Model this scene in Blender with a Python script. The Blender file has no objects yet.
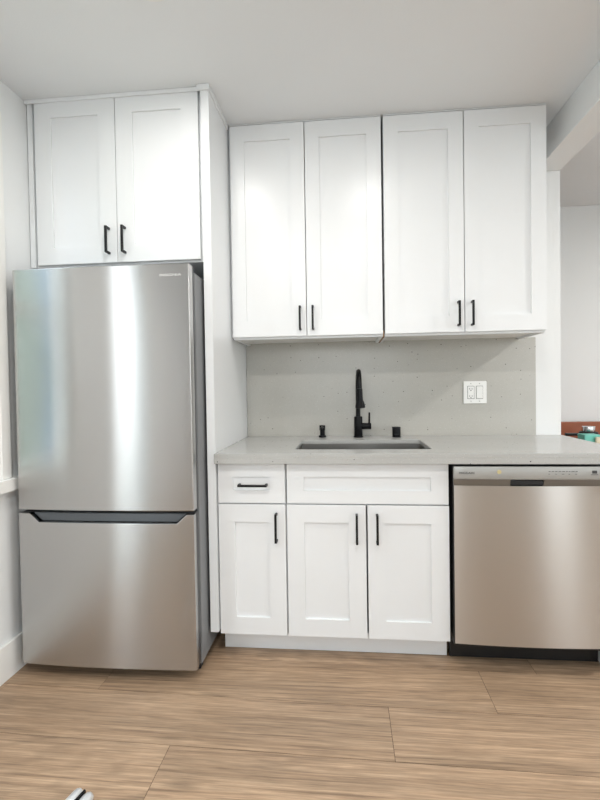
import bpy, bmesh, math, random
from mathutils import Vector, Matrix
random.seed(7)
PI = math.pi
sc = bpy.context.scene
C = sc.collection

# ---------------------------------------------------------------- camera
CAM = Vector((0.5698, -2.4872, 1.1951))
yaw, pit, rol = [math.radians(a) for a in (5.1099, -1.1294, -0.8751)]
F = Vector((-math.sin(yaw)*math.cos(pit), math.cos(yaw)*math.cos(pit), math.sin(pit)))
R0 = Vector((math.cos(yaw), math.sin(yaw), 0)); U0 = R0.cross(F)
R1 = R0*math.cos(rol) + U0*math.sin(rol); U1 = -R0*math.sin(rol) + U0*math.cos(rol)
cd = bpy.data.cameras.new('camera')
cam = bpy.data.objects.new('camera', cd); C.objects.link(cam)
M = Matrix((R1, U1, -F)).transposed().to_4x4(); M.translation = CAM
cam.matrix_world = M
cd.sensor_fit = 'VERTICAL'; cd.sensor_height = 36
cd.lens = 435.95*36/800
cd.shift_x = -6.877/800; cd.shift_y = (395.138-400)/800*1.0
cd.clip_start = 0.02
sc.camera = cam

# ---------------------------------------------------------------- world, light, exposure
sc.view_settings.view_transform = 'Standard'
sc.view_settings.look = 'None'
sc.view_settings.gamma = 1
sc.view_settings.use_curve_mapping = False
sc.view_settings.exposure = 0.08
SKY = 4.2
LAMP = 7.9
SUN = 5.0
W = bpy.data.worlds.new('world'); sc.world = W; W.use_nodes = True
nt = W.node_tree; nt.nodes.clear()
wo = nt.nodes.new('ShaderNodeOutputWorld'); bg = nt.nodes.new('ShaderNodeBackground')
tc = nt.nodes.new('ShaderNodeTexCoord'); sx = nt.nodes.new('ShaderNodeSeparateXYZ')
rp = nt.nodes.new('ShaderNodeValToRGB')
nt.links.new(tc.outputs['Generated'], sx.inputs[0])
mr = nt.nodes.new('ShaderNodeMapRange'); mr.inputs[1].default_value = -0.4; mr.inputs[2].default_value = 0.6
nt.links.new(sx.outputs[2], mr.inputs[0]); nt.links.new(mr.outputs[0], rp.inputs[0])
e = rp.color_ramp.elements
e[0].position = 0.0; e[0].color = (0.62, 0.68, 0.72, 1)
e[1].position = 1.0; e[1].color = (0.80, 0.92, 1.0, 1)
k = e.new(0.38); k.color = (0.66, 0.72, 0.74, 1)
k = e.new(0.50); k.color = (0.95, 0.98, 1.0, 1)
nt.links.new(rp.outputs[0], bg.inputs[0]); bg.inputs[1].default_value = SKY
nt.links.new(bg.outputs[0], wo.inputs[0])

sd = bpy.data.lights.new('sun', 'SUN'); sd.energy = SUN; sd.angle = math.radians(2); sd.color = (1, 0.96, 0.9)
so_ = bpy.data.objects.new('sun', sd); C.objects.link(so_); so_.location = (5, 4, 8)
so_.rotation_euler = Vector((0.50, 0.32, 0.95)).to_track_quat('Z', 'Y').to_euler()
def portal(name, loc, rot, sx_, sy_):
    l = bpy.data.lights.new(name, 'AREA'); l.shape = 'RECTANGLE'; l.size = sx_; l.size_y = sy_
    o = bpy.data.objects.new(name, l); C.objects.link(o); o.location = loc; o.rotation_euler = rot
    l.cycles.is_portal = True
    return o

# ---------------------------------------------------------------- room dimensions
XL, YB, XR, YF, ZC = -0.852, 0.0, 4.4, -4.4, 2.497
XW0, XW1 = 1.607, 1.736            # beam / end of back wall
YFAR = 0.926
WIN = {  # openings: wall, lo, hi, zlo, zhi
    1: ('L', -1.22, -0.825, 0.83, 2.30),
    2: ('L', -2.36, -1.68, 0.06, 2.30),
    3: ('F', -0.30, 1.40, 0.75, 2.25),
    5: ('F', 3.00, 3.70, 0.06, 2.20),
    4: ('R', -3.60, -1.50, 0.60, 2.25),
}
portal('window_light', (XL-0.13, -1.0225, 1.565), (0, -PI/2, 0), 1.47, 0.395)
portal('window_light', (XL-0.13, -2.02, 1.18), (0, -PI/2, 0), 2.24, 0.68)
portal('window_light', (0.55, YF-0.13, 1.5), (PI/2, 0, 0), 1.7, 1.5)
portal('window_light', (3.35, YF-0.13, 1.13), (PI/2, 0, 0), 0.7, 2.14)
portal('window_light', (XR+0.13, -2.55, 1.425), (0, PI/2, 0), 1.65, 2.1)

# ---------------------------------------------------------------- materials
def lin(c):
    return tuple(((v/255)/12.92 if v/255 <= 0.04045 else ((v/255+0.055)/1.055)**2.4) for v in c)
def mat(name, rgb, rough=0.5, metal=0.0, bump=0.0, bscale=200, var=0.0, vscale=5, coat=0.0, spec=None):
    m = bpy.data.materials.new(name); m.use_nodes = True
    n = m.node_tree; b = n.nodes['Principled BSDF']; L = n.links
    c = lin(rgb)
    b.inputs['Base Color'].default_value = (*c, 1)
    b.inputs['Roughness'].default_value = rough
    b.inputs['Metallic'].default_value = metal
    if coat: b.inputs['Coat Weight'].default_value = coat; b.inputs['Coat Roughness'].default_value = 0.15
    if spec is not None: b.inputs['Specular IOR Level'].default_value = spec
    tcn = n.nodes.new('ShaderNodeTexCoord')
    nz = n.nodes.new('ShaderNodeTexNoise'); nz.inputs['Scale'].default_value = vscale
    L.new(tcn.outputs['Object'], nz.inputs['Vector'])
    mx = n.nodes.new('ShaderNodeMixRGB'); v = max(var, 0.01)
    mx.inputs[1].default_value = (*[x*(1-v) for x in c], 1)
    mx.inputs[2].default_value = (*[min(1, x*(1+v)) for x in c], 1)
    L.new(nz.outputs['Fac'], mx.inputs[0]); L.new(mx.outputs[0], b.inputs['Base Color'])
    if bump:
        n2 = n.nodes.new('ShaderNodeTexNoise'); n2.inputs['Scale'].default_value = bscale
        n2.inputs['Detail'].default_value = 3
        L.new(tcn.outputs['Object'], n2.inputs['Vector'])
        bp = n.nodes.new('ShaderNodeBump'); bp.inputs['Strength'].default_value = bump; bp.inputs['Distance'].default_value = 0.001
        L.new(n2.outputs['Fac'], bp.inputs['Height']); L.new(bp.outputs[0], b.inputs['Normal'])
    return m
def steel(name, rgb, rough, aniso, axis, streak=0.015, tangent=(0, 0, 1)):
    m = mat(name, rgb, rough, 1.0)
    n = m.node_tree; b = n.nodes['Principled BSDF']; L = n.links
    b.inputs['Anisotropic'].default_value = aniso
    cx = n.nodes.new('ShaderNodeCombineXYZ')
    for i in range(3): cx.inputs[i].default_value = tangent[i]
    L.new(cx.outputs[0], b.inputs['Tangent'])
    tcn = n.nodes.new('ShaderNodeTexCoord'); mp = n.nodes.new('ShaderNodeMapping')
    mp.inputs['Scale'].default_value = axis
    nz = n.nodes.new('ShaderNodeTexNoise'); nz.inputs['Scale'].default_value = 1; nz.inputs['Detail'].default_value = 2
    L.new(tcn.outputs['Object'], mp.inputs[0]); L.new(mp.outputs[0], nz.inputs['Vector'])
    r = n.nodes.new('ShaderNodeMapRange'); r.inputs[3].default_value = rough-streak; r.inputs[4].default_value = rough+streak
    L.new(nz.outputs['Fac'], r.inputs[0]); L.new(r.outputs[0], b.inputs['Roughness'])
    return m
def quartz(name, rgb):
    m = mat(name, rgb, 0.22, var=0.05, vscale=4)
    n = m.node_tree; b = n.nodes['Principled BSDF']; L = n.links
    base = b.inputs['Base Color'].links[0].from_socket
    tcn = n.nodes.new('ShaderNodeTexCoord')
    def specks(scale, thr, col, prev, keep):
        vo = n.nodes.new('ShaderNodeTexVoronoi'); vo.inputs['Scale'].default_value = scale
        L.new(tcn.outputs['Object'], vo.inputs['Vector'])
        lt = n.nodes.new('ShaderNodeMath'); lt.operation = 'LESS_THAN'; lt.inputs[1].default_value = thr
        L.new(vo.outputs['Distance'], lt.inputs[0])
        sp = n.nodes.new('ShaderNodeSeparateColor'); L.new(vo.outputs['Color'], sp.inputs[0])
        g = n.nodes.new('ShaderNodeMath'); g.operation = 'GREATER_THAN'; g.inputs[1].default_value = keep
        L.new(sp.outputs[0], g.inputs[0])
        mu = n.nodes.new('ShaderNodeMath'); mu.operation = 'MULTIPLY'
        L.new(lt.outputs[0], mu.inputs[0]); L.new(g.outputs[0], mu.inputs[1])
        x = n.nodes.new('ShaderNodeMixRGB'); x.inputs[2].default_value = (*lin(col), 1)
        L.new(mu.outputs[0], x.inputs[0]); L.new(prev, x.inputs[1])
        return x.outputs[0]
    o = specks(220, 0.25, (204, 203, 198), base, 0.80)
    o = specks(150, 0.18, (150, 148, 142), o, 0.85)
    o = specks(38, 0.095, (66, 62, 58), o, 0.62)
    L.new(o, b.inputs['Base Color'])
    return m
def wood_floor():
    m = bpy.data.materials.new('oak_plank'); m.use_nodes = True
    n = m.node_tree; b = n.nodes['Principled BSDF']; L = n.links
    at = n.nodes.new('ShaderNodeAttribute'); at.attribute_name = 'plank'
    tcn = n.nodes.new('ShaderNodeTexCoord')
    off = n.nodes.new('ShaderNodeVectorMath'); off.operation = 'MULTIPLY'
    off.inputs[1].default_value = (31.7, 17.3, 5.1); L.new(at.outputs['Vector'], off.inputs[0])
    ad = n.nodes.new('ShaderNodeVectorMath'); ad.operation = 'ADD'
    L.new(tcn.outputs['Object'], ad.inputs[0]); L.new(off.outputs[0], ad.inputs[1])
    def noise(scale, detail, dist=0, s=1):
        mp = n.nodes.new('ShaderNodeMapping'); mp.inputs['Scale'].default_value = scale
        L.new(ad.outputs[0], mp.inputs[0])
        z = n.nodes.new('ShaderNodeTexNoise'); z.inputs['Scale'].default_value = s
        z.inputs['Detail'].default_value = detail; z.inputs['Distortion'].default_value = dist
        z.inputs['Roughness'].default_value = 0.65
        L.new(mp.outputs[0], z.inputs['Vector']); return z.outputs['Fac']
    big = noise((1.6, 9, 1), 3, 0.6)
    fine = noise((9, 230, 1), 5)
    mid = noise((2.0, 95, 1), 6, 0.25)
    # cathedral figure
    mp = n.nodes.new('ShaderNodeMapping'); mp.inputs['Scale'].default_value = (0.9, 6.5, 1); L.new(ad.outputs[0], mp.inputs[0])
    wv = n.nodes.new('ShaderNodeTexWave'); wv.wave_type = 'RINGS'; wv.rings_direction = 'SPHERICAL'
    wv.inputs['Scale'].default_value = 2.2; wv.inputs['Distortion'].default_value = 6; wv.inputs['Detail'].default_value = 4
    wv.inputs['Detail Scale'].default_value = 1.2
    L.new(mp.outputs[0], wv.inputs['Vector'])
    r1 = n.nodes.new('ShaderNodeValToRGB'); L.new(mid, r1.inputs[0])
    e = r1.color_ramp.elements
    e[0].position = 0.20; e[0].color = (*lin((106, 85, 67)), 1)
    e[1].position = 0.74; e[1].color = (*lin((190, 163, 135)), 1)
    q = e.new(0.46); q.color = (*lin((164, 137, 111)), 1)
    def mult(a, fac, lo, hi, w):
        rr = n.nodes.new('ShaderNodeMapRange'); rr.inputs[1].default_value = lo; rr.inputs[2].default_value = hi
        rr.inputs[3].default_value = 1-w; rr.inputs[4].default_value = 1+w*0.35
        L.new(fac, rr.inputs[0])
        v = n.nodes.new('ShaderNodeVectorMath'); v.operation = 'SCALE'
        L.new(a, v.inputs[0]); L.new(rr.outputs[0], v.inputs['Scale']); return v.outputs[0]
    c = mult(r1.outputs[0], fine, 0.36, 0.62, 0.26)
    c = mult(c, big, 0.35, 0.62, 0.20)
    c = mult(c, wv.outputs['Fac'], 0.0, 0.45, 0.09)
    sp = n.nodes.new('ShaderNodeSeparateXYZ'); L.new(at.outputs['Vector'], sp.inputs[0])
    c = mult(c, sp.outputs[2], 0, 1, 0.10)
    # knots
    mk_ = n.nodes.new('ShaderNodeMapping'); mk_.inputs['Scale'].default_value = (1.3, 4.2, 0.01); L.new(ad.outputs[0], mk_.inputs[0])
    vo = n.nodes.new('ShaderNodeTexVoronoi'); vo.inputs['Scale'].default_value = 1.3; L.new(mk_.outputs[0], vo.inputs['Vector'])
    c = mult(c, vo.outputs['Distance'], 0.02, 0.14, 0.34)
    L.new(c, b.inputs['Base Color'])
    b.inputs['Roughness'].default_value = 0.42
    bp = n.nodes.new('ShaderNodeBump'); bp.inputs['Strength'].default_value = 0.25; bp.inputs['Distance'].default_value = 0.0006
    L.new(fine, bp.inputs['Height']); L.new(bp.outputs[0], b.inputs['Normal'])
    return m

WALL = mat('wall_paint', (232, 234, 234), 0.75, bump=0.25, bscale=260)
CEIL = mat('ceiling_paint', (232, 235, 237), 0.85, bump=0.3, bscale=180)
TRIM = mat('trim_paint', (236, 236, 233), 0.45)
CAB = mat('cabinet_white', (233, 235, 236), 0.30, coat=0.0)
CABIN = mat('cabinet_underside', (233, 232, 228), 0.5)
PLYEDGE = mat('raw_wood_edge', (150, 120, 92), 0.7, var=0.15, vscale=60)
BLACK = mat('matte_black', (14, 14, 16), 0.38, spec=0.3)
BLACKP = mat('black_plastic', (16, 16, 17), 0.45, bump=0.2)
FAUC = mat('faucet_black', (8, 8, 11), 0.30, spec=0.2)
STEEL = steel('fridge_steel', (188, 187, 186), 0.25, 0.97, (3, 3, 900))
STEELDW = steel('dishwasher_steel', (205, 202, 198), 0.30, 0.95, (3, 3, 900))
STEELSINK = steel('sink_steel', (150, 148, 144), 0.36, 0.3, (300, 5, 5), tangent=(0, 1, 0))
CTRL = mat('control_grey', (170, 170, 167), 0.4, metal=0.35)
CTRLDARK = mat('control_lip', (132, 131, 128), 0.35, metal=0.7)
FSIDE = mat('fridge_side_grey', (124, 126, 128), 0.42, bump=0.3, bscale=500)
FDARK = mat('fridge_dark_trim', (52, 54, 57), 0.35)
POCKET = mat('pocket_grey', (92, 97, 102), 0.28, metal=0.3)
GASKET = mat('gasket', (26, 27, 29), 0.6)
CHROME = mat('chrome', (225, 228, 232), 0.12, metal=1.0)
SATIN = mat('satin_silver', (226, 228, 230), 0.35, metal=0.6)
QTZ = quartz('quartz_counter', (180, 180, 177))
QTZB = quartz('quartz_backsplash', (182, 180, 173))
PLATE = mat('outlet_plastic', (240, 240, 237), 0.3)
SLOT = mat('slot_dark', (40, 38, 36), 0.6)
TEXTD = mat('print_dark', (60, 60, 60), 0.5)
TEXTL = mat('print_light', (232, 232, 230), 0.35)
BROWN = mat('reddish_wood', (150, 84, 54), 0.42, var=0.22, vscale=12)
TEAL = mat('teal_card', (112, 196, 182), 0.5)
CREAM = mat('cream_card', (214, 204, 180), 0.6)
GLASS = bpy.data.materials.new('window_glass'); GLASS.use_nodes = True
_n = GLASS.node_tree; _n.nodes.clear()
_o = _n.nodes.new('ShaderNodeOutputMaterial'); _m = _n.nodes.new('ShaderNodeMixShader')
_t = _n.nodes.new('ShaderNodeBsdfTransparent'); _g = _n.nodes.new('ShaderNodeBsdfGlossy'); _g.inputs['Roughness'].default_value = 0.0
_m.inputs[0].default_value = 0.06
_n.links.new(_t.outputs[0], _m.inputs[1]); _n.links.new(_g.outputs[0], _m.inputs[2]); _n.links.new(_m.outputs[0], _o.inputs[0])
OAK = wood_floor()
SEAM = mat('plank_seam', (66, 48, 36), 0.8)
LAMPM = bpy.data.materials.new('lamp_lens'); LAMPM.use_nodes = True
_b = LAMPM.node_tree.nodes['Principled BSDF']; _b.inputs['Emission Color'].default_value = (1, 0.95, 0.88, 1); _b.inputs['Emission Strength'].default_value = 12
ADDED_HEDGE = mat('added_foliage', (170, 180, 172), 0.8, var=0.4, vscale=9)
GROUND = mat('outside_ground', (150, 148, 140), 0.9, var=0.1)

# ---------------------------------------------------------------- mesh helpers
def obj(name, bm, m, parent=None, loc=None, smooth=False):
    me = bpy.data.meshes.new(name); bmesh.ops.recalc_face_normals(bm, faces=bm.faces[:])
    bm.to_mesh(me); bm.free()
    ms = m if isinstance(m, (list, tuple)) else [m]
    for q in ms: me.materials.append(q)
    if smooth:
        for p in me.polygons: p.use_smooth = True
        try: me.set_sharp_from_angle(angle=math.radians(35))
        except Exception: pass
    o = bpy.data.objects.new(name, me); C.objects.link(o)
    if parent: o.parent = parent
    if loc: o.location = loc
    return o
def wn(o):
    m_ = o.modifiers.new('normals', 'WEIGHTED_NORMAL'); m_.weight = 100; m_.keep_sharp = True; return o
def tag(o, label, cat, group=None):
    o['label'] = label; o['category'] = cat
    if group: o['group'] = group
    return o
def thing(name, label, cat, loc=(0, 0, 0), group=None):
    o = bpy.data.objects.new(name, None); C.objects.link(o); o.location = loc; o.empty_display_size = 0.05
    return tag(o, label, cat, group)
def struct(name, bm, m, parent=None):
    o = obj(name, bm, m, parent)
    if not parent: o['kind'] = 'structure'
    return o
def merge(dst, src):
    me = bpy.data.meshes.new('tmp'); src.to_mesh(me); src.free(); dst.from_mesh(me); bpy.data.meshes.remove(me)
def box(bm, x0, x1, y0, y1, z0, z1, bev=0.0, seg=2, mi=0):
    t = bmesh.new(); bmesh.ops.create_cube(t, size=1)
    for v in t.verts:
        v.co = Vector(((x0+x1)/2+v.co.x*(x1-x0), (y0+y1)/2+v.co.y*(y1-y0), (z0+z1)/2+v.co.z*(z1-z0)))
    if bev: bmesh.ops.bevel(t, geom=t.edges[:], offset=bev, segments=seg, affect='EDGES', profile=0.5)
    for f in t.faces: f.material_index = mi
    merge(bm, t); return bm
def cyl(bm, p0, p1, r0, r1=None, seg=32, bev=0.0):
    r1 = r0 if r1 is None else r1
    p0 = Vector(p0); p1 = Vector(p1); d = p1-p0
    t = bmesh.new()
    bmesh.ops.create_cone(t, cap_ends=True, segments=seg, radius1=r0, radius2=r1, depth=d.length)
    if bev:
        es = [e for e in t.edges if abs(e.verts[0].co.z-e.verts[1].co.z) < 1e-6]
        bmesh.ops.bevel(t, geom=es, offset=bev, segments=3, affect='EDGES', profile=0.5)
    q = d.to_track_quat('Z', 'Y').to_matrix().to_4x4()
    bmesh.ops.transform(t, matrix=Matrix.Translation((p0+p1)/2) @ q, verts=t.verts[:])
    merge(bm, t); return bm
def tube(bm, pts, rads, seg=24, up=Vector((1, 0, 0))):
    t = bmesh.new(); rings = []
    n = len(pts)
    for i in range(n):
        a = pts[max(0, i-1)]; b = pts[min(n-1, i+1)]; d = (b-a).normalized()
        s = up - d*up.dot(d); s.normalize(); w = d.cross(s)
        rings.append([t.verts.new(pts[i]+(s*math.cos(2*PI*k/seg)+w*math.sin(2*PI*k/seg))*rads[i]) for k in range(seg)])
    for i in range(n-1):
        for k in range(seg):
            t.faces.new((rings[i][k], rings[i][(k+1) % seg], rings[i+1][(k+1) % seg], rings[i+1][k]))
    t.faces.new(rings[0][::-1]); t.faces.new(rings[-1])
    merge(bm, t); return bm
def prism(bm, outline, y0, y1, bev=0.0, seg=2):
    """outline: list of (x,z); extruded from y0 (front) to y1 (back)"""
    t = bmesh.new()
    a = [t.verts.new((x, y0, z)) for x, z in outline]; b = [t.verts.new((x, y1, z)) for x, z in outline]
    t.faces.new(a); t.faces.new(b[::-1]); n = len(a)
    for i in range(n): t.faces.new((a[i], a[(i+1) % n], b[(i+1) % n], b[i]))
    bmesh.ops.recalc_face_normals(t, faces=t.faces[:])
    if bev: bmesh.ops.bevel(t, geom=t.edges[:], offset=bev, segments=seg, affect='EDGES', profile=0.5)
    merge(bm, t); return bm
def bow(bm, x0, x1, amt, n=16):
    for i in range(1, n):
        x = x0+(x1-x0)*i/n
        bmesh.ops.bisect_plane(bm, geom=bm.verts[:]+bm.edges[:]+bm.faces[:], plane_co=(x, 0, 0), plane_no=(1, 0, 0))
    xc = (x0+x1)/2; hw = (x1-x0)/2
    for v in bm.verts:
        u = (v.co.x-xc)/hw; v.co.y -= amt*(1-min(1, u*u))
    return bm
def text(name, s, size, m, parent, loc, width=None, extr=0.0004):
    cu = bpy.data.curves.new(name, 'FONT'); cu.body = s; cu.size = size; cu.extrude = extr
    cu.align_x = 'LEFT'; cu.align_y = 'BOTTOM_BASELINE'
    o = bpy.data.objects.new(name, cu); C.objects.link(o)
    dg = bpy.context.evaluated_depsgraph_get(); dg.update()
    me = bpy.data.meshes.new_from_object(o.evaluated_get(dg)); bpy.data.objects.remove(o)
    xs = [v.co.x for v in me.vertices]; k_ = (width/(max(xs)-min(xs))) if width else 1
    for v in me.vertices:
        x, y, z = v.co; v.co = Vector(((x-min(xs))*k_, -z, y))
    me.materials.append(m)
    q = bpy.data.objects.new(name, me); C.objects.link(q); q.parent = parent; q.location = loc
    return q

# ---------------------------------------------------------------- room shell
# floor: planks as separate faces laid over a dark sub-layer, slightly turned against the wall as in the house
def make_floor():
    bm = bmesh.new(); lay = bm.verts.layers.float_vector.new('plank')
    box(bm, XL-0.12, XR+0.12, YF-0.12, YFAR+0.12, -0.06, -0.0012, mi=1)
    pw, pl, g = 0.2375, 1.535, 0.0009
    joints = {0: 1.103, 1: 0.711, 2: -0.033, -1: -0.20, -2: 0.9, -3: 0.05, 3: 1.25, 4: 0.4}
    sl = -0.0170
    for r in range(-9, 17):
        yt = -0.634 - pw*r; yb = yt-pw
        j = joints.get(r, (r*0.613) % pl)
        kx = math.floor((XL-0.2-j)/pl)
        x = j+kx*pl
        while x < XR+0.2:
            a, b = max(x+g, XL-0.1), min(x+pl-g, XR+0.1)
            if b > a:
                rnd = (random.random(), random.random(), random.random())
                vs = []
                for (px, py) in ((a, yb+g), (b, yb+g), (b, yt-g), (a, yt-g)):
                    yy = py + sl*(px-0.7)
                    yy = min(max(yy, YF-0.1), YFAR+0.1)
                    v = bm.verts.new((px, yy, 0.0)); v[lay] = rnd; vs.append(v)
                if abs(vs[0].co.y-vs[3].co.y) > 0.01:
                    low = []
                    for v in vs:
                        w = bm.verts.new((v.co.x, v.co.y, -0.0012)); w[lay] = rnd; low.append(w)
                    bm.faces.new(vs)
                    for i in range(4): bm.faces.new((vs[i], low[i], low[(i+1) % 4], vs[(i+1) % 4]))
            x += pl
    bmesh.ops.recalc_face_normals(bm, faces=bm.faces[:])
    o = struct('floor', bm, [OAK, SEAM]); return o
make_floor()
struct('ceiling', box(bmesh.new(), XL-0.12, XR+0.12, YF-0.12, YFAR+0.12, ZC, ZC+0.1), CEIL)

def wall_with_holes(name, axis, at0, at1, lo, hi, holes):
    bm = bmesh.new()
    def bb(a, b, z0, z1):
        if b-a < 1e-4 or z1-z0 < 1e-4: return
        if axis == 'x': box(bm, at0, at1, a, b, z0, z1)
        else: box(bm, a, b, at0, at1, z0, z1)
    cur = lo
    for (a, b, z0, z1) in sorted(holes):
        bb(cur, a, 0, ZC); bb(a, b, 0, z0); bb(a, b, z1, ZC); cur = b
    bb(cur, hi, 0, ZC)
    return struct(name, bm, WALL)
wall_with_holes('wall_left', 'x', XL-0.12, XL, YF, 0.12, [WIN[1][1:], WIN[2][1:]])
wall_with_holes('wall_front', 'y', YF-0.12, YF, XL-0.12, XR+0.12, [WIN[3][1:], WIN[5][1:]])
wall_with_holes('wall_right', 'x', XR, XR+0.12, YF, YFAR+0.12, [WIN[4][1:]])
struct('wall_back', box(bmesh.new(), XL, XW1, 0.0, 0.12, 0, ZC), WALL)
struct('wall_far', box(bmesh.new(), 0.7, XR, YFAR, YFAR+0.12, 0, ZC), WALL)
struct('wall_passage', box(bmesh.new(), 0.6, 0.7, 0.12, YFAR+0.12, 0, ZC), WALL)
struct('trim_1', box(bmesh.new(), XW0, XW1, YF, 0.0, 2.338, ZC, 0.002), WALL)     # ceiling beam over the opening
# baseboards
struct('baseboard_left', box(bmesh.new(), XL, XL+0.014, -1.72, 0.0, 0, 0.148, 0.002), TRIM)
struct('baseboard_far', box(bmesh.new(), 0.7, XR, YFAR-0.014, YFAR, 0, 0.148, 0.002), TRIM)

def window(n, frame_w=0.035):
    side, lo, hi, z0, z1 = WIN[n]
    bm = bmesh.new(); gl = bmesh.new(); cs = bmesh.new()
    def bb(b, a0, a1, d0, d1, zz0, zz1, bev=0.0):
        # d: distance outward from the room face
        if side == 'L': box(b, XL-d1, XL-d0, a0, a1, zz0, zz1, bev)
        elif side == 'R': box(b, XR+d0, XR+d1, a0, a1, zz0, zz1, bev)
        else: box(b, a0, a1, YF-d1, YF-d0, zz0, zz1, bev)
    w = frame_w
    bb(bm, lo, lo+w, 0.0, 0.05, z0, z1); bb(bm, hi-w, hi, 0.0, 0.05, z0, z1)
    bb(bm, lo+w, hi-w, 0.0, 0.05, z0, z0+w); bb(bm, lo+w, hi-w, 0.0, 0.05, z1-w, z1)
    zm = (z0+z1)/2
    if n not in (2, 5): bb(bm, lo+w, hi-w, 0.008, 0.042, zm-0.015, zm+0.015)
    bb(gl, lo+w, hi-w, 0.023, 0.027, z0+w, z1-w)
    c = 0.05
    bb(cs, lo-c, lo, -0.016, 0.0, z0-0.0, z1+c, 0.002); bb(cs, hi, hi+c, -0.016, 0.0, z0, z1+c, 0.002)
    bb(cs, lo, hi, -0.016, 0.0, z1, z1+c, 0.002)
    o = struct('window_%d' % n, bm, TRIM)
    struct('window_glass', gl, GLASS, o); struct('window_casing', cs, TRIM, o)
    if n not in (2, 5):
        s = bmesh.new(); bb(s, lo-0.14, hi+0.14, -0.035, 0.0, z0-0.052, z0, 0.003)
        struct('window_sill', s, TRIM, o)
    return o
for n in WIN: window(n)
t = bmesh.new(); bmesh.ops.create_grid(t, x_segments=60, y_segments=40, size=1)
for v in t.verts:
    a, b_ = v.co.x, v.co.y
    dd = 0.10*math.sin(a*37+3*b_)+0.08*math.sin(b_*29-a*11)+random.uniform(-0.06, 0.06)
    v.co = Vector((-2.6+dd-0.15*abs(b_), -1.45+1.55*a, 1.5+1.9*b_))
bmesh.ops.solidify(t, geom=t.faces[:], thickness=0.5)
tag(obj('added_hedge', t, ADDED_HEDGE), 'unseen greenery added outside the left window to tint the refrigerator reflection', 'added_hedge')  # unseen greenery, added so the refrigerator front reflects pale green
struct('added_blue_wall', box(bmesh.new(), -3.1, -2.8, -4.1, -2.9, -0.4, 3.4), mat('reflection_blue', (120, 144, 166), 0.7))  # unseen slab added for the bluish band reflected in the refrigerator
struct('outside_ground', box(bmesh.new(), -9, XL-0.3, -9, 6, -0.5, -0.4), GROUND)

# ---------------------------------------------------------------- cabinets
def shaker(name, w, h, rail_x, rail_z, parent, loc, th=0.019, dep=0.0085):
    """door slab centred on its origin in x and z, back face at y=0, front at y=-th"""
    t = bmesh.new(); X = [-w/2, -w/2+rail_x, w/2-rail_x, w/2]; Z = [-h/2, -h/2+rail_z, h/2-rail_z, h/2]
    ch = 0.0004
    g = [[t.verts.new((x, -th, z)) for x in X] for z in Z]
    inner = {}
    for i in (1, 2):
        for j in (1, 2):
            inner[i, j] = t.verts.new((X[j]+(ch if j == 1 else -ch), -th+dep, Z[i]+(ch if i == 1 else -ch)))
    for i in range(3):
        for j in range(3):
            if i == 1 and j == 1: continue
            t.faces.new((g[i][j], g[i][j+1], g[i+1][j+1], g[i+1][j]))
    q = [(1, 1), (1, 2), (2, 2), (2, 1)]
    t.faces.new([inner[k] for k in q])
    for a in range(4):
        b = q[(a+1) % 4]; c = q[a]
        t.faces.new((g[c[0]][c[1]], g[b[0]][b[1]], inner[b], inner[c]))
    bk = [t.verts.new((x, 0, z)) for x, z in ((X[0], Z[0]), (X[3], Z[0]), (X[3], Z[3]), (X[0], Z[3]))]
    t.faces.new(bk[::-1])
    t.faces.new([g[0][k] for k in range(4)][::-1]+[bk[0], bk[1]][0:2])
    t.faces.new([g[3][k] for k in range(4)]+[bk[2], bk[3]])
    t.faces.new([g[k][0] for k in range(4)]+[bk[3], bk[0]])
    t.faces.new([g[k][3] for k in range(4)][::-1]+[bk[1], bk[2]])
    bmesh.ops.recalc_face_normals(t, faces=t.faces[:])
    es = [e_ for e_ in t.edges if all(abs(v.co.y+th) < 1e-6 for v in e_.verts) and
          (abs(e_.verts[0].co.x-e_.verts[1].co.x) < 1e-6 and abs(abs(e_.verts[0].co.x)-w/2) < 1e-6 or
           abs(e_.verts[0].co.z-e_.verts[1].co.z) < 1e-6 and abs(abs(e_.verts[0].co.z)-h/2) < 1e-6)]
    bmesh.ops.bevel(t, geom=es, offset=0.0014, segments=2, affect='EDGES')
    return obj(name, t, CAB, parent, loc)
def pull(parent, loc, length=0.128, horiz=False):
    bm = bmesh.new(); s = 0.0048; d = 0.03; L = length/2+0.004
    if horiz:
        box(bm, -L, L, -d-s, -d+s, -s, s, 0.0012)
        for q in (-1, 1): box(bm, q*length/2-s, q*length/2+s, -d, 0, -s, s, 0.001)
    else:
        box(bm, -s, s, -d-s, -d+s, -L, L, 0.0012)
        for q in (-1, 1): box(bm, -s, s, -d, 0, q*length/2-s, q*length/2+s, 0.001)
    o = obj('handle', bm, BLACK, parent, loc); o['label'] = 'black bar pull'
    return o
TH = 0.019
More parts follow.
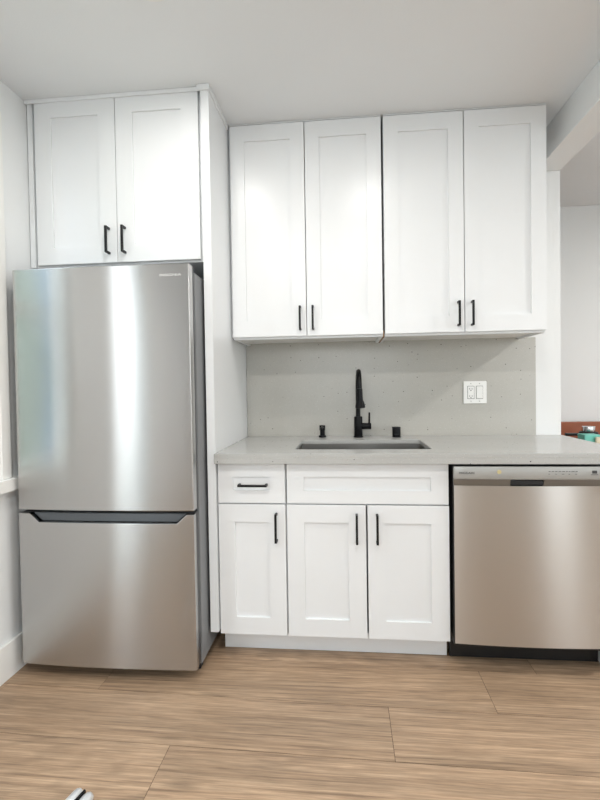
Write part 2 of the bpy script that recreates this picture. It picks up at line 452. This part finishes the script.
# upper cabinets -------------------------------------------------
ZU0, ZU1 = 1.434, 2.488
YU = -0.345
def upper(x0, x1, label, filler=0.0):
    t = thing('upper_cabinet', label, 'cabinet', (x0, 0, ZU0), group='upper cabinets over the sink counter')
    w = x1-x0; yb = YU+TH-0+0.002; h = ZC-0.001-ZU0
    b = bmesh.new(); th = 0.016
    box(b, 0.0005, th, yb, -0.001, 0, h, 0.0008); box(b, w-th, w-0.0005, yb, -0.001, 0, h, 0.0008)
    box(b, th, w-th, yb, -0.001, h-th-0.015, h)
    box(b, th, w-th, -0.012, -0.001, 0, h)
    box(b, th, w-th, yb, yb+0.018, 0, 0.022); box(b, th, w-th, yb, yb+0.018, ZU1-ZU0-0.03, h)
    box(b, 0.0005, w-0.0005, yb-TH+0.002, yb-0.0005, ZU1-ZU0+0.0035, h, 0.001)
    obj('body', b, CAB, t)
    u = bmesh.new(); box(u, th, w-th, yb+0.018, -0.012, 0.010, 0.022)
    obj('bottom_panel', u, CABIN, t)
    dh = ZU1-ZU0-0.012; dw = w/2-0.0025
    for s in (0, 1):
        cx = w/4 + s*w/2
        d = shaker('door', dw-0.001, dh, 0.070, 0.078, t, (cx, yb-0.001, (ZU1-ZU0)/2+0.005))
        hx = (dw/2-0.030)*(1 if s == 0 else -1)
        pull(d, (hx, -TH, -dh/2+0.086), 0.108)
    return t
UX0, UXM, UX1 = 0.0115, 0.759, 1.517
upper(UX0, UXM-0.004, 'white two-door shaker wall cabinet above the faucet, against the tall panel')
upper(UXM+0.004, UX1, 'white two-door shaker wall cabinet above the wall outlet, right of the faucet')
b = bmesh.new(); box(b, UXM-0.0037, UXM+0.0037, YU+0.035, -0.015, ZU0-0.001, ZU0+0.03)
tag(obj('wood_shim', b, PLYEDGE), 'thin raw wood strip seen between the two wall cabinets from below', 'shim')
fb = bmesh.new(); box(fb, 0.0005, UX0-0.0005, YU+0.03, -0.002, ZU0+0.012, ZC-0.002)
tag(obj('filler_strip', fb, CAB), 'narrow white filler strip between the tall panel and the wall cabinet', 'trim')

# base cabinets --------------------------------------------------
W1, W2 = 0.306, 0.997
YD = -0.627
ZK = 0.108; ZCB = 0.868; ZCT = 0.912
def base_body(t, w):
    b = bmesh.new(); th = 0.017; yb = YD+TH+0.002; top = ZCB-0.001
    box(b, 0.0005, th, yb, -0.001, ZK, top); box(b, w-th, w-0.0005, yb, -0.001, ZK, top)
    box(b, th, w-th, yb, -0.001, ZK, ZK+th); box(b, th, w-th, -0.014, -0.001, ZK+th, top)
    box(b, th, w-th, yb, yb+0.02, top-0.03, top); box(b, th, w-th, yb, yb+0.02, 0.675, 0.702)
    obj('body', b, CAB, t)
    k = bmesh.new(); box(k, 0.0, w+0.0019, -0.541, -0.525, 0.001, ZK-0.0005)
    obj('toe_kick', k, CAB, t)
    return yb
t = thing('base_cabinet', 'narrow white base cabinet with one drawer over one door, beside the fridge panel', 'cabinet', (0.001, 0, 0))
yb = base_body(t, W1-0.002)
d = shaker('drawer', 0.296, 0.171, 0.066, 0.056, t, (0.153, yb-0.001, 0.7765)); pull(d, (0.009, -TH, -0.004), 0.118, True)
d = shaker('door', 0.296, 0.574, 0.073, 0.076, t, (0.153, yb-0.001, 0.398)); pull(d, (0.109, -TH, 0.190), 0.115)
t = thing('sink_base_cabinet', 'wide white two-door base cabinet with a false drawer front under the sink', 'cabinet', (W1+0.001, 0, 0))
w = W2-W1-0.002
yb = base_body(t, w)
shaker('false_drawer_front', w-0.006, 0.171, 0.073, 0.056, t, (w/2, yb-0.001, 0.7765))
for s in (0, 1):
    d = shaker('door', w/2-0.005, 0.574, 0.075, 0.076, t, (w/4-0.001+s*(w/2+0.002), yb-0.001, 0.398))
    pull(d, ((w/4-0.002-0.040)*(1 if s == 0 else -1), -TH, 0.190), 0.115)

# tall fridge end panel ------------------------------------------
t = thing('tall_end_panel', 'tall white panel standing between the refrigerator and the counter', 'panel', (0, 0, 0))
b = bmesh.new()
b2 = bmesh.new()
outl = [(-0.001, 0.0), (-0.001, ZC-0.001), (-0.636, ZC-0.001), (-0.636, 0.122), (-0.33, 0.122), (-0.33, 0.0)]
tt = bmesh.new()
A = [tt.verts.new((-0.036, y, z)) for y, z in outl]; B = [tt.verts.new((0.0, y, z)) for y, z in outl]
tt.faces.new(A); tt.faces.new(B[::-1])
for i in range(len(A)): tt.faces.new((A[i], A[(i+1) % 6], B[(i+1) % 6], B[i]))
bmesh.ops.recalc_face_normals(tt, faces=tt.faces[:])
obj('panel', tt, CAB, t)
c = bmesh.new(); box(c, 0.0, 0.006, -0.642, YU, ZC-0.026, ZC-0.001, 0.0012); box(c, -0.050, 0.006, -0.644, -0.6365, ZC-0.026, ZC-0.001, 0.0012)
obj('top_trim', c, CAB, t)

# over-fridge cabinet --------------------------------------------
OX0, OX1, OZ0, OY = -0.848, -0.037, 1.752, -0.62
t = thing('refrigerator_cabinet', 'white two-door cabinet mounted above the steel refrigerator', 'cabinet', (OX0, 0, OZ0))
w = OX1-OX0; h = ZC-0.001-OZ0; yb = OY+TH+0.001
b = bmesh.new(); th = 0.017
xa, xb = -0.811-OX0, -0.052-OX0
box(b, xa-0.012, xa+0.008, yb, -0.002, 0, h); box(b, xb-0.008, xb+0.008, yb, -0.002, 0, h)
box(b, xa+0.008, xb-0.008, yb, -0.002, 0, th); box(b, xa+0.008, xb-0.008, yb, -0.002, h-th-0.02, h)
box(b, xa+0.008, xb-0.008, -0.014, -0.002, th, h-th)
obj('body', b, CAB, t)
b = bmesh.new(); box(b, 0.0, xa-0.013, yb-0.012, yb+0.02, 0.0, h-0.001, 0.001); obj('filler_strip', b, CAB, t)
b = bmesh.new(); box(b, 0.0, w-0.014, yb-TH-0.009, yb-TH-0.002, h-0.016, h, 0.001); box(b, 0.0, w-0.014, yb-TH-0.003, yb-0.002, h-0.003, h); obj('top_trim', b, CAB, t)
dw_ = (xb-xa)/2-0.002; dh = h-0.0045-0.008
for s in (0, 1):
    d = shaker('door', dw_-0.001, dh, 0.078, 0.076, t, (xa+0.001+dw_/2+s*(dw_+0.002), yb-0.001, 0.008+dh/2))
    pull(d, ((dw_/2-0.036)*(1 if s == 0 else -1), -TH, -dh/2+0.095), 0.108)

# countertop & backsplash ----------------------------------------
SX0, SX1, SY0, SY1 = 0.338, 0.944, -0.533, -0.200
def rrect(x0, x1, y0, y1, r, n=5):
    pts = []
    for cx, cy, a0 in ((x1-r, y1-r, 0), (x0+r, y1-r, PI/2), (x0+r, y0+r, PI), (x1-r, y0+r, 1.5*PI)):
        for i in range(n+1):
            a = a0+PI/2*i/n; pts.append((cx+r*math.cos(a), cy+r*math.sin(a)))
    return pts
def slab_with_hole(x0, x1, y0, y1, z0, z1, hole):
    bm = bmesh.new(); n = len(hole)
    # outer ring points matched to hole points by quadrant
    outer = []
    cx = sum(p[0] for p in hole)/n; cy = sum(p[1] for p in hole)/n
    corner = [(x1, y1), (x0, y1), (x0, y0), (x1, y0)]
    per = n//4
    res = {}
    for z in (z0, z1):
        H = [bm.verts.new((p[0], p[1], z)) for p in hole]
        K = [bm.verts.new((p[0], p[1], z)) for p in corner]
        res[z] = (H, K)
        for q in range(4):
            seg = H[q*per:(q+1)*per]
            for i in range(per-1): bm.faces.new((K[q], seg[i], seg[i+1]))
            bm.faces.new((K[q], seg[-1], H[((q+1)*per) % n], K[(q+1) % 4]))
    for (a, b_) in ((res[z0][0], res[z1][0]), (res[z0][1], res[z1][1])):
        m_ = len(a)
        for i in range(m_): bm.faces.new((a[i], a[(i+1) % m_], b_[(i+1) % m_], b_[i]))
    bmesh.ops.recalc_face_normals(bm, faces=bm.faces[:])
    es = [e_ for e_ in bm.edges if abs(e_.calc_face_angle(0)) > 1.0]
    bmesh.ops.bevel(bm, geom=es, offset=0.002, segments=2, affect='EDGES')
    return bm
hole = rrect(SX0, SX1, SY0, SY1, 0.012)
ct = thing('countertop', 'light grey speckled quartz countertop over the white base cabinets', 'countertop', (0, 0, 0))
sb = slab_with_hole(0.001, XW1-0.002, -0.663, -0.014, ZCT-0.020, ZCT, hole)
box(sb, 0.001, XW1-0.002, -0.663, -0.598, ZCB, ZCT-0.0185, 0.0012)      # dropped front edge and rear support
box(sb, 0.001, XW1-0.002, -0.110, -0.014, ZCB, ZCT-0.0185)
obj('slab', sb, QTZ, ct)
b = bmesh.new(); box(b, 0.001, 1.600, -0.013, -0.001, ZCB+0.001, ZU0+0.010, 0.0006)
tag(obj('backsplash', b, QTZB), 'flat grey speckled quartz backsplash behind the black faucet', 'backsplash')
b = bmesh.new(); box(b, 1.601, XW1-0.002, -0.013, -0.001, ZCB+0.001, ZCT-0.001)
obj('rear_strip', b, QTZ, ct)

# sink -----------------------------------------------------------
sk = thing('kitchen_sink', 'stainless steel undermount sink set into the grey countertop', 'sink', (0, 0, 0))
bm = bmesh.new()
zt = ZCT-0.0208; zb = 0.675
def ring(pts, z): return [bm.verts.new((p[0], p[1], z)) for p in pts]
e_ = 0.004
o1 = ring(rrect(SX0-0.015, SX1+0.015, SY0-0.015, SY1+0.015, 0.02), zt)
i1 = ring(rrect(SX0-e_, SX1+e_, SY0-e_, SY1+e_, 0.014), zt)
i2 = ring(rrect(SX0-e_+0.003, SX1+e_-0.003, SY0-e_+0.003, SY1+e_-0.003, 0.014), zb+0.02)
i3 = ring(rrect(SX0+0.02, SX1-0.02, SY0+0.02, SY1-0.02, 0.02), zb)
n = len(o1)
for a, b_ in ((o1, i1), (i1, i2), (i2, i3)):
    for i in range(n): bm.faces.new((a[i], a[(i+1) % n], b_[(i+1) % n], b_[i]))
bm.faces.new(i3)
so = obj('bowl', bm, STEELSINK, sk, smooth=True)
md = so.modifiers.new('solid', 'SOLIDIFY'); md.thickness = 0.0014; md.offset = 0
bm = bmesh.new(); cyl(bm, (0.642, -0.36, zb+0.0008), (0.642, -0.36, zb+0.006), 0.055, 0.050, 40)
cyl(bm, (0.642, -0.36, zb+0.006), (0.642, -0.36, zb+0.012), 0.018, 0.015, 24)
obj('drain', bm, CHROME, sk, smooth=True)

# faucet ---------------------------------------------------------
FX, FY = 0.636, -0.072
fz = ZCT
f = thing('kitchen_faucet', 'tall matte black pull-down faucet standing behind the sink', 'faucet', (FX, FY, fz))
bm = bmesh.new(); cyl(bm, (0, 0, 0), (0, 0, 0.007), 0.0265, bev=0.0015); cyl(bm, (0, 0, 0.006), (0, 0, 0.114), 0.0228, bev=0.002)
obj('base', bm, FAUC, f, smooth=True)
pts, rad = [], []
for i in range(6): pts.append(Vector((0, 0, 0.112+i*0.024))); rad.append(0.0125)
RA = 0.082; zc = 0.112+0.135+0.03
for i in range(21):
    a = PI*i/20*1.03
    pts.append(Vector((0.004*i/20, -RA+RA*math.cos(a), zc+RA*math.sin(a)))); rad.append(0.0125)
tube(bm := bmesh.new(), pts, rad); obj('spout', bm, FAUC, f, smooth=True)
e0 = pts[-1]; dn = (pts[-1]-pts[-2]).normalized()
hp, hr = [], []
for s, r in ((0, 0.0135), (0.004, 0.0150), (0.03, 0.0152), (0.06, 0.0158), (0.068, 0.0195), (0.083, 0.0240), (0.094, 0.0258), (0.099, 0.0252), (0.101, 0.022)):
    hp.append(e0+Vector((0.03*s, 0.06*s, -s))); hr.append(r)
tube(bm := bmesh.new(), hp, hr, 32); obj('spray_head', bm, FAUC, f, smooth=True)
bm = bmesh.new(); cyl(bm, (0.018, 0, 0.060), (0.070, 0, 0.060), 0.0175, bev=0.002)
hv = obj('valve', bm, FAUC, f, smooth=True)
bm = bmesh.new(); cyl(bm, (0.060, 0, 0.074), (0.061, -0.004, 0.136), 0.0052, 0.0048, 20, bev=0.001)
obj('lever', bm, FAUC, f, smooth=True)
# soap dispenser
s_ = thing('soap_dispenser', 'small black soap dispenser pump on the counter left of the faucet', 'dispenser', (0.437, -0.066, fz))
bm = bmesh.new(); cyl(bm, (0, 0, 0), (0, 0, 0.010), 0.0215, 0.0205, bev=0.0015); cyl(bm, (0, 0, 0.009), (0, 0, 0.040), 0.0135, bev=0.001)
obj('collar', bm, FAUC, s_, smooth=True)
bm = bmesh.new(); cyl(bm, (0, 0, 0.038), (0, 0, 0.066), 0.0165, bev=0.002); obj('pump_cap', bm, FAUC, s_, smooth=True)
bm = bmesh.new(); tube(bm, [Vector((0, -0.012, 0.056)), Vector((0, -0.05, 0.057)), Vector((0, -0.075, 0.053)), Vector((0, -0.086, 0.045))], [0.0068, 0.0062, 0.0056, 0.005], 20)
obj('nozzle', bm, FAUC, s_, smooth=True)
# air gap
g_ = thing('air_gap_cap', 'short black cylindrical air gap cap on the counter right of the faucet', 'air gap', (0.842, -0.078, fz))
bm = bmesh.new(); cyl(bm, (0, 0, 0), (0, 0, 0.056), 0.0225, bev=0.003); cyl(bm, (0, 0, 0), (0, 0, 0.004), 0.0245, bev=0.001)
obj('cap', bm, FAUC, g_, smooth=True)
bm = bmesh.new(); box(bm, -0.012, 0.012, -0.0235, -0.018, 0.014, 0.020, 0.001); obj('vent_slot', bm, GASKET, g_)

# outlet ---------------------------------------------------------
ox, oz = 1.278, 1.149
p_ = thing('wall_outlet_plate', 'white two-gang wall plate with outlet and rocker switch on the grey backsplash', 'outlet', (ox, -0.0132, oz))
bm = bmesh.new(); box(bm, -0.0615, 0.0615, -0.0055, 0, -0.0615, 0.0615, 0.0022, 3); obj('faceplate', bm, PLATE, p_)
bm = bmesh.new(); box(bm, -0.0395, -0.0065, -0.0075, -0.003, -0.0335, 0.0335, 0.001); rc = obj('receptacle', bm, PLATE, p_)
bm = bmesh.new()
for z in (0.020, -0.020):
    obj('slot', box(bmesh.new(), -0.031, -0.0285, -0.0080, -0.006, z-0.004, z+0.004), SLOT, rc)
    obj('slot', box(bmesh.new(), -0.0185, -0.016, -0.0080, -0.006, z-0.0035, z+0.0035), SLOT, rc)
    obj('ground_hole', cyl(bmesh.new(), (-0.0235, -0.0080, z-0.009), (-0.0235, -0.006, z-0.009), 0.0027, seg=16), SLOT, rc)
bm = bmesh.new(); box(bm, 0.0065, 0.0395, -0.0095, -0.003, -0.0335, 0.0335, 0.0012)
obj('rocker_switch', bm, PLATE, p_)
bm = bmesh.new(); 
for x in (-0.023, 0.023):
    for zz0, zz1 in ((-0.0355, -0.0336), (0.0336, 0.0355)): box(bm, x-0.018, x+0.018, -0.0058, -0.005, zz0, zz1)
    for sgn in (-1, 1): box(bm, x+sgn*0.0174-0.0009, x+sgn*0.0174+0.0009, -0.0058, -0.005, -0.0355, 0.0355)
obj('device_gap', bm, SLOT, p_)
for x in (-0.023, 0.023):
    for z in (-0.0485, 0.0485):
        bm = bmesh.new(); cyl(bm, (x, -0.0064, z), (x, -0.005, z), 0.0028, seg=16); obj('screw', bm, CTRL, p_)

# dishwasher -----------------------------------------------------
DX0, DX1 = 1.006, 1.628
YW = -0.655
t = thing('dishwasher', 'stainless steel dishwasher under the right end of the countertop', 'dishwasher', (DX0, 0, 0))
w = DX1-DX0
b = bmesh.new(); box(b, 0.004, w-0.004, -0.600, -0.03, 0.107, 0.858); obj('tub', b, BLACKP, t)
b = bmesh.new(); box(b, 0.0, w, -0.646, -0.601, 0.106, 0.858, 0.003); obj('door_core', b, BLACKP, t)
b = bmesh.new(); box(b, 0.003, w-0.001, -0.650, -0.6465, 0.118, 0.7785, 0.0014); bow(b, 0.003, w-0.001, 0.011, 24)
wn(obj('front_panel', b, STEELDW, t, smooth=True))
# control strip with a lip and a pocket handle
P0, P1 = 0.222, 0.352
b = bmesh.new(); prism(b, [(0.0, 0.8065), (w, 0.8065), (w, 0.8585), (0.0, 0.8585)], -0.664, -0.6465, 0.003); bow(b, 0, w, 0.006, 14)
cs = obj('control_strip', b, CTRL, t, smooth=True)
tt = bmesh.new()
# slanted lower lip, notched for the pocket
pr = [(-0.6465, 0.792), (-0.6535, 0.792), (-0.6625, 0.8175), (-0.6465, 0.8175)]
def lip(x0, x1, zlow):
    q = [(-0.6465, zlow), (-0.6555, zlow), (-0.6625, 0.8060), (-0.6465, 0.8060)]
    A = [tt.verts.new((x0, y, z)) for y, z in q]; B = [tt.verts.new((x1, y, z)) for y, z in q]
    tt.faces.new(A); tt.faces.new(B[::-1])
    for i in range(4): tt.faces.new((A[i], A[(i+1) % 4], B[(i+1) % 4], B[i]))
lip(0, P0, 0.7795); lip(P1, w, 0.7795); lip(P0, P1, 0.8035)
bow(tt, 0, w, 0.006, 14)
obj('control_lip', tt, CTRLDARK, t)
b = bmesh.new(); box(b, P0+0.0005, P1-0.0005, -0.6620, -0.6565, 0.7840, 0.8030, 0.002); obj('pocket_handle', b, GASKET, t)
b = bmesh.new(); box(b, 0.002, w-0.002, -0.550, -0.538, 0.002, 0.104, 0.002); obj('toe_panel', b, BLACKP, t)
text('lettering', 'FRIGIDAIRE', 0.012, TEXTD, t, (0.020, -0.6668, 0.829), 0.062)
random.seed(3)
x = 0.368
for i in range(9):
    ww = random.uniform(0.006, 0.013); obj('button_mark', box(bmesh.new(), x, x+ww, -0.6705, -0.6685, 0.8395, 0.8415), TEXTD, cs)
    if i % 2 == 0: obj('button_mark', box(bmesh.new(), x-0.001, x+ww*0.7, -0.6705, -0.6685, 0.8290, 0.8305), TEXTD, cs)
    x += ww+0.004
obj('start_button', box(bmesh.new(), 0.535, 0.553, -0.6685, -0.6650, 0.832, 0.844), TEXTD, cs); obj('button_mark', box(bmesh.new(), 0.530, 0.557, -0.6685, -0.6650, 0.8265, 0.8280), TEXTD, cs)
b = bmesh.new(); cyl(b, (0.177, -0.6712, 0.838), (0.177, -0.668, 0.838), 0.0085, seg=24); obj('round_sticker', b, mat('sticker', (196, 184, 138), 0.5), t)
b = bmesh.new(); box(b, 1.632, XW1-0.003, -0.625, -0.002, 0.001, ZCB-0.001, 0.001)
tag(obj('end_panel', b, CAB), 'white filler panel closing the cabinet run right of the dishwasher', 'panel')

# refrigerator ---------------------------------------------------
FX0, FX1 = -0.797, -0.045
w = FX1-FX0
t = thing('refrigerator', 'stainless steel bottom-freezer refrigerator standing in the corner under a cabinet', 'refrigerator', (FX0, 0, 0))
b = bmesh.new(); box(b, 0.004, w-0.002, -0.722, -0.05, 0.035, 1.672, 0.004); obj('body', b, FSIDE, t)
b = bmesh.new(); box(b, 0.010, w-0.010, -0.731, -0.7225, 0.07, 1.676); obj('gasket', b, GASKET, t)
b = bmesh.new(); box(b, 0.012, w-0.012, -0.715, -0.68, 0.008, 0.034, 0.002); obj('toe_grille', b, GASKET, t)
for x in (0.06, w-0.06):
    for y in (-0.66, -0.12):
        b = bmesh.new(); cyl(b, (x, y, 0.0), (x, y, 0.035), 0.02, 0.015, 20); obj('foot', b, BLACKP, t)
b = bmesh.new(); box(b, w-0.075, w-0.02, -0.760, -0.63, 1.673, 1.688, 0.003); obj('hinge_cover', b, FDARK, t)
BOW = 0.010
def fdoor(z0, z1, name):
    core = bmesh.new(); box(core, 0.002, w-0.002, -0.786, -0.732, z0, z1, 0.003)
    o = obj(name, core, FDARK, t)
    return o
YS = -0.790
up = fdoor(0.702, 1.692, 'upper_door')
b = bmesh.new(); box(b, 0, w, YS-0.002, -0.752, 0.700, 1.694, 0.004, 3); bow(b, 0, w, BOW, 24); wn(obj('steel_skin', b, STEEL, up, smooth=True))
b = bmesh.new(); text('lettering', 'INSIGNIA', 0.014, TEXTL, up, (-0.163-FX0, YS-0.0085, 1.643), 0.088)
b.free()
# lower door: steel plate with a trapezoid notch for the pocket handle
lo = thing_core = obj('lower_door', box(bmesh.new(), 0.002, w-0.002, -0.765, -0.732, 0.052, 0.688, 0.003), FDARK, t)
nx0, nx1, nd = -0.748-FX0, -0.108-FX0, 0.036
zt = 0.686
out = [(0, 0.050), (w, 0.050), (w, zt), (nx1+0.032, zt), (nx1-0.008, zt-nd), (nx0+0.042, zt-nd), (nx0+0.002, zt), (0, zt)]
b = bmesh.new(); prism(b, out, YS-0.002, -0.7655, 0.003, 2); bow(b, 0, w, BOW, 24); wn(obj('steel_skin', b, STEEL, lo, smooth=True))
b = bmesh.new()
po = [(nx0+0.010, zt+0.001), (nx0+0.048, zt-nd+0.004), (nx1-0.012, zt-nd+0.004), (nx1+0.024, zt+0.001)]
prism(b, po, -0.7790, -0.7665, 0.0008); bow(b, 0, w, 0.006, 20)
obj('pocket_handle', b, POCKET, lo)
# ---------------------------------------------------------------- ceiling lights
def downlight(x, y, label, power):
    o = thing('recessed_light', label, 'ceiling light', (x, y, ZC), group='recessed ceiling lights')
    bm = bmesh.new(); n = 40
    tube_r = []
    t2 = bmesh.new()
    for (r, z) in ((0.088, -0.001), (0.085, -0.006), (0.070, -0.007), (0.062, -0.002)):
        tube_r.append([t2.verts.new((r*math.cos(2*PI*k/n), r*math.sin(2*PI*k/n), z)) for k in range(n)])
    for i in range(3):
        for k in range(n): t2.faces.new((tube_r[i][k], tube_r[i][(k+1) % n], tube_r[i+1][(k+1) % n], tube_r[i+1][k]))
    obj('trim_ring', t2, TRIM, o, smooth=True); bm.free()
    bm = bmesh.new(); cyl(bm, (0, 0, -0.003), (0, 0, -0.0005), 0.063, seg=40); obj('lens', bm, LAMPM, o)
    l = bpy.data.lights.new('bulb', 'AREA'); l.shape = 'DISK'; l.size = 0.12; l.energy = LAMP*power; l.color = (1, 0.975, 0.94); l.spread = math.radians(175)
    q = bpy.data.objects.new('bulb', l); C.objects.link(q); q.parent = o; q.location = (0, 0, -0.006)
    return o
for x, y, s, pw in ((-0.04, -1.135, 'round recessed ceiling light nearest the refrigerator', 0.5),
                (0.74, -1.20, 'round recessed ceiling light in front of the sink', 0.5),
                (-0.04, -2.25, 'round recessed ceiling light in the second row, left', 1.25),
                (0.74, -2.25, 'round recessed ceiling light in the second row, right', 1.25),
                (3.0, -0.9, 'unseen ceiling light added beyond the beam to brighten the far wall', 4.0)):  # this last one is added to brighten the next room, no known fixture
    downlight(x, y, s, pw)

# ---------------------------------------------------------------- next room, seen over the counter's end
t = thing('wooden_sideboard', 'reddish brown wooden sideboard with raised back board in the next room', 'sideboard', (1.90, 0.42, 0))
b = bmesh.new(); box(b, 0.0, 1.2, 0.0, 0.44, 0.08, 0.72, 0.004); obj('body', b, BROWN, t)
b = bmesh.new(); box(b, -0.01, 1.21, -0.015, 0.45, 0.721, 0.745, 0.003); obj('top', b, BROWN, t)
b = bmesh.new(); box(b, -0.01, 1.21, 0.45-0.02, 0.47, 0.746, 0.907, 0.004); obj('back_board', b, BROWN, t)
for x in (0.03, 1.13):
    for y in (0.03, 0.37):
        b = bmesh.new(); box(b, x, x+0.04, y, y+0.04, 0.0, 0.0795, 0.003); obj('leg', b, BROWN, t)
b = bmesh.new(); box(b, 0, 0.104, 0, 0.09, 0, 0.112, 0.004)
tag(obj('teal_box', b, TEAL, loc=(2.092, 0.45, 0.7455)), 'small teal box on the brown sideboard behind the counter end', 'box')
# black canister with silver lid standing behind the teal box
t = thing('black_jar', 'black container with a silver lid behind the teal box', 'jar', (2.205, 0.62, 0.7455))
bm = bmesh.new(); cyl(bm, (0, 0, 0), (0, 0, 0.115), 0.056, bev=0.004); obj('jar_body', bm, BLACKP, t, smooth=True)
bm = bmesh.new(); cyl(bm, (0, 0, 0.1155), (0, 0, 0.152), 0.040, bev=0.004); o = obj('lid', bm, CHROME, t, smooth=True); o['label'] = 'silver lid'
bm = bmesh.new(); box(bm, -0.150, -0.050, -0.012, 0.012, 0.088, 0.106, 0.003); obj('side_handle', bm, BLACKP, t)
b = bmesh.new(); box(b, 0, 0.16, 0, 0.02, 0, 0.10, 0.002)
tag(obj('cream_card_box', b, CREAM, loc=(2.15, 0.425, 0.7455)), 'flat cream card box in front of the teal box', 'box')

# ---------------------------------------------------------------- metal clasp on the floor
t = thing('metal_clasp', 'small shiny silver two-lobed clasp lying on the wood floor near the bottom edge', 'clasp', (-0.210, -1.327, 0.0))
for s, x in ((-1, -0.019), (1, 0.019)):
    bm = bmesh.new()
    tube(bm, [Vector((x, 0.030, 0.0162)), Vector((x, 0.028, 0.0162)), Vector((x, 0.022, 0.0162)), Vector((x, 0.012, 0.0162)), Vector((x, -0.04, 0.0162)), Vector((x, -0.05, 0.0162))],
         [0.006, 0.0105, 0.0145, 0.0160, 0.0160, 0.010], 24)
    obj('lobe', bm, SATIN, t, smooth=True)
bm = bmesh.new(); box(bm, -0.0028, 0.0028, -0.045, 0.026, 0.001, 0.030, 0.0006); obj('centre_plate', bm, BLACK, t)
t.rotation_euler = (0, 0, -0.25)
